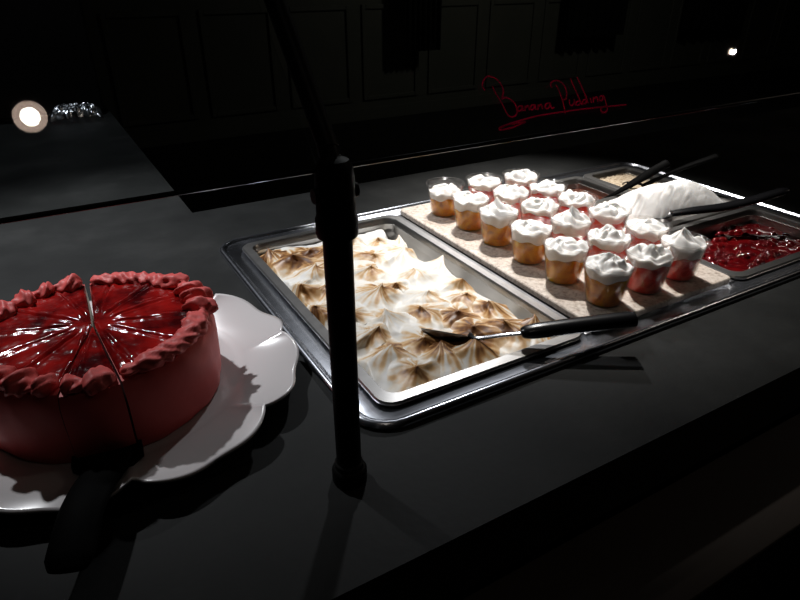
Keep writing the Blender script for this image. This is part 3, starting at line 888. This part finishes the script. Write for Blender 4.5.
TXT = [[(0.3633, 0.0521), (0.3625, 0.0567), (0.3659, 0.0619), (0.372, 0.0659), (0.3767, 0.0655), (0.3815, 0.0623), (0.3841, 0.0556), (0.3832, 0.0489), (0.3783, 0.0422)],
 [(0.3734, 0.0555), (0.3741, 0.0464), (0.376, 0.0372), (0.3766, 0.0271), (0.379, 0.0228), (0.3845, 0.0228), (0.3887, 0.0267), (0.3903, 0.0333), (0.3881, 0.0392), (0.3829, 0.0425), (0.378, 0.0415)],
 [(0.397, 0.0319), (0.3934, 0.0318), (0.3905, 0.029), (0.3916, 0.0271), (0.3953, 0.0289), (0.3977, 0.0322), (0.3961, 0.027)],
 [(0.3981, 0.0267), (0.4009, 0.0314), (0.4007, 0.0296), (0.4045, 0.0315), (0.4034, 0.0266)],
 [(0.412, 0.0315), (0.4086, 0.0314), (0.4059, 0.0285), (0.4067, 0.0266), (0.4103, 0.0285), (0.4127, 0.0319), (0.4114, 0.0265)],
 [(0.4136, 0.0258), (0.4162, 0.031), (0.4163, 0.0292), (0.4203, 0.0312), (0.4193, 0.026)],
 [(0.4312, 0.0312), (0.4268, 0.031), (0.4236, 0.0278), (0.4246, 0.0256), (0.4289, 0.0277), (0.4315, 0.0314), (0.4305, 0.0256), (0.434, 0.0262)],
 [(0.4416, 0.047), (0.4419, 0.0508), (0.4464, 0.0537), (0.4521, 0.0541), (0.4567, 0.0512), (0.4583, 0.0458), (0.4566, 0.0388), (0.4524, 0.0332), (0.4494, 0.0329)],
 [(0.4484, 0.0496), (0.4486, 0.0408), (0.4476, 0.0314), (0.4441, 0.0184)],
 [(0.4568, 0.032), (0.4546, 0.028), (0.4561, 0.0255), (0.4604, 0.0278), (0.4628, 0.0319), (0.4611, 0.0254)],
 [(0.4691, 0.0292), (0.4648, 0.0288), (0.4624, 0.0257), (0.4653, 0.0249), (0.4691, 0.0278)], [(0.4698, 0.0548), (0.4696, 0.0446), (0.4695, 0.0338), (0.4693, 0.0249)],
 [(0.4778, 0.0302), (0.4733, 0.0292), (0.4714, 0.0261), (0.4746, 0.0257), (0.4782, 0.0287)], [(0.4792, 0.0554), (0.4795, 0.0461), (0.4793, 0.0351), (0.4782, 0.0255)],
 [(0.484, 0.031), (0.4827, 0.0258)], [(0.4854, 0.0259), (0.4886, 0.0314), (0.489, 0.0294), (0.493, 0.0314), (0.4919, 0.0262)],
 [(0.5027, 0.0319), (0.4975, 0.0309), (0.4949, 0.0273), (0.4982, 0.0269), (0.503, 0.0313), (0.5013, 0.0229), (0.4996, 0.0165), (0.4942, 0.0133), (0.4902, 0.0157), (0.4934, 0.0192), (0.4994, 0.0195)],
 [(0.3935, 0.0153), (0.3831, 0.0156), (0.3704, 0.015), (0.3624, 0.0134), (0.3614, 0.0112), (0.3673, 0.011), (0.3804, 0.0126), (0.3935, 0.0153)],
 [(0.3624, 0.0134), (0.3785, 0.0164), (0.3944, 0.0182), (0.4106, 0.0197), (0.4429, 0.0202), (0.4764, 0.02), (0.5274, 0.0182)]]
b = MB()
for s in TXT:
    pts = curve([Vector((x - gx, 0, 0)) + a0 + U * t + NN * .0004 for x, t in s], 5)
    b.tube(pts, .0008, 6, up=NN, flat=.5)
tx = b.build('handwriting', M['ink'], gr); tx['label'] = 'red marker words Banana Pudding, underlined'

# ------------------------------------------------------------------ far left end of the counter
bc = thing('cabinet', 'black cabinet standing at the far left end of the grey worktop', 'cabinet', (-.4, 2.735, 0))
b = MB().box(-.75, .625, -.29, .26, .012, 1.1, .01)
b.build('body', M['black_cab'], bc, smooth=False)
for sx in (-.68, .55):
    for sy in (-.24, .2):
        MB().lathe([(.02, 0), (.022, .013)], 20, (sx, sy, 0)).build('foot', M['black_m'], bc)
MB().box(.293, .318, -.293, -.2895, .205, .275, .0008).build('paper_slip', M['paper'], bc, smooth=False)
def foil():
    nx, ny = 70, 34
    A_, B_ = np.meshgrid(np.linspace(0, 1, nx), np.linspace(0, 1, ny))
    X = .045 + .165 * A_; Y = 2.350 + .075 * B_
    Z = .004 + .050 * np.sin(PI * np.clip(B_ * .93 + .04, 0, 1)) ** .6 * (np.sin(PI * np.clip(A_, .0, 1)) ** .3 + .02)
    Z += .012 * vnoise(X, Y, 71, 45, 3) * np.sin(PI * B_) + .008 * np.abs(vnoise(X + Y, X - Y, 72, 70, 2)) * np.sin(PI * B_)
    Y = Y + .008 * vnoise(X, Y, 73, 60, 2); Z = np.maximum(Z, .001)
    V = np.stack([X, Y, Z], -1).reshape(-1, 3); F = grid_faces(nx, ny)
    n = nx * ny; V = np.vstack([V, V * [1, 1, 0] + [0, 0, .0004]])
    rim = [i for i in range(nx)] + [j * nx + nx - 1 for j in range(1, ny)] + [(ny - 1) * nx + i for i in range(nx - 2, -1, -1)] + [j * nx for j in range(ny - 2, 0, -1)]
    L = len(rim)
    F += [(rim[i], n + rim[i], n + rim[(i + 1) % L], rim[(i + 1) % L]) for i in range(L)] + [tuple(n + i for i in rim)]
    return tag(mesh('foil_bundle', V, F, M['foil'], smooth=False), 'crumpled silver foil bundle in front of the black cabinet', 'foil')
foil()

# ------------------------------------------------------------------ dark hangings by the far wall
def drape(x0, x1, z0, label, y=5.35):
    n = 40; V = []
    for z in (CZ - .002, z0):
        for i in range(n):
            x_ = x0 + (x1 - x0) * i / (n - 1)
            V.append((x_, y + .03 * math.sin(i * 1.1), z))
    o = mesh('curtain', V, grid_faces(n, 2), M['black_c'])
    md = o.modifiers.new('thickness', 'SOLIDIFY'); md.thickness = .01
    return tag(o, label, 'curtain', 'black curtains on the far wall')
drape(5.18, 6.02, -.24, 'middle black curtain on the dark far wall, above the handwriting')
drape(7.05, 8.2, -.24, 'black curtain farthest right on the dark far wall')
drape(3.16, 3.54, -.26, 'black curtain nearest the post on the dark far wall')

# ------------------------------------------------------------------ ceiling lights mirrored in the glass
def downlight(x, y, label, s=1.0):
    t = thing('ceiling_light', label, 'ceiling light', (x, y, CZ - .001), 0, 'ceiling downlights')
    b = MB(); b.lathe([(.052 * s, 0), (.052 * s, -.004), (.046 * s, -.006), (.031 * s, -.003), (.031 * s, 0)], 40); b.build('trim_ring', M['trimring'], t)
    MB().lathe([(.030 * s, 0), (.030 * s, -.0035), (.02 * s, -.0045)], 32).build('lens', M['lamp'], t)
downlight(-.005, .120, 'round warm ceiling downlight mirrored at the left of the glass', .78)
downlight(2.93, .11, 'round warm ceiling downlight mirrored at the right of the glass', .26)

def spot(name, loc, target, power, size, blend, col, rad):
    l = bpy.data.lights.new(name, 'SPOT'); l.energy = power; l.spot_size = R_(size); l.spot_blend = blend; l.color = col; l.shadow_soft_size = rad
    o = bpy.data.objects.new(name, l); o.location = loc
    o.rotation_euler = (Vector(target) - Vector(loc)).to_track_quat('-Z', 'Y').to_euler()
    C.objects.link(o); return o
spot('display_spot', (1.2, 1.68, 1.7), (.89, .87, 0), 325, 32, 1, (1, .965, .92), .03)
spot('display_spot_far', (1.57, 2.26, 1.5), (.40, .52, 0), 60, 24, 1, (.95, .97, 1), .05)
spot('cake_spot', (-.26, 1.95, 1.7), (.11, 1.13, 0), 190, 40, 1, (.95, .97, 1), .03)
spot('added_foil_fill', (.1, 2.2, 1.75), (.05, 2.15, 0), 25, 70, 1, (.86, .93, 1), .04)  # added fill light without a fixture, brightens the foil and far left worktop
spot('downlight_near', (-.005, .12, 1.78), (.9, -.5, -.9), 2.5, 64, .8, (1, .85, .7), .02)
spot('downlight_far', (2.93, .11, 1.78), (2.0, .4, 0), 8, 120, .8, (1, .85, .7), .008)
spot('back_wall_fill', (4.2, 2.8, 1.75), (4.8, 5.6, -.2), 20, 150, .9, (1, .98, .85), .1)  # added fill light, lifts the far wall so the curtains stand out

# ------------------------------------------------------------------ world and view
w = bpy.data.worlds.new('World'); scn.world = w; w.use_nodes = True
bg = w.node_tree.nodes['Background']; bg.inputs['Color'].default_value = (.5, .5, .52, 1); bg.inputs['Strength'].default_value = .004
vs = scn.view_settings
vs.view_transform = 'Standard'; vs.look = 'None'; vs.exposure = 0; vs.gamma = 1
try: vs.use_curve_mapping = False
except Exception: pass
scn.cycles.max_bounces = 12; scn.cycles.transparent_max_bounces = 24
scn.cycles.use_denoising = True
scn.cycles.sample_clamp_indirect = 4
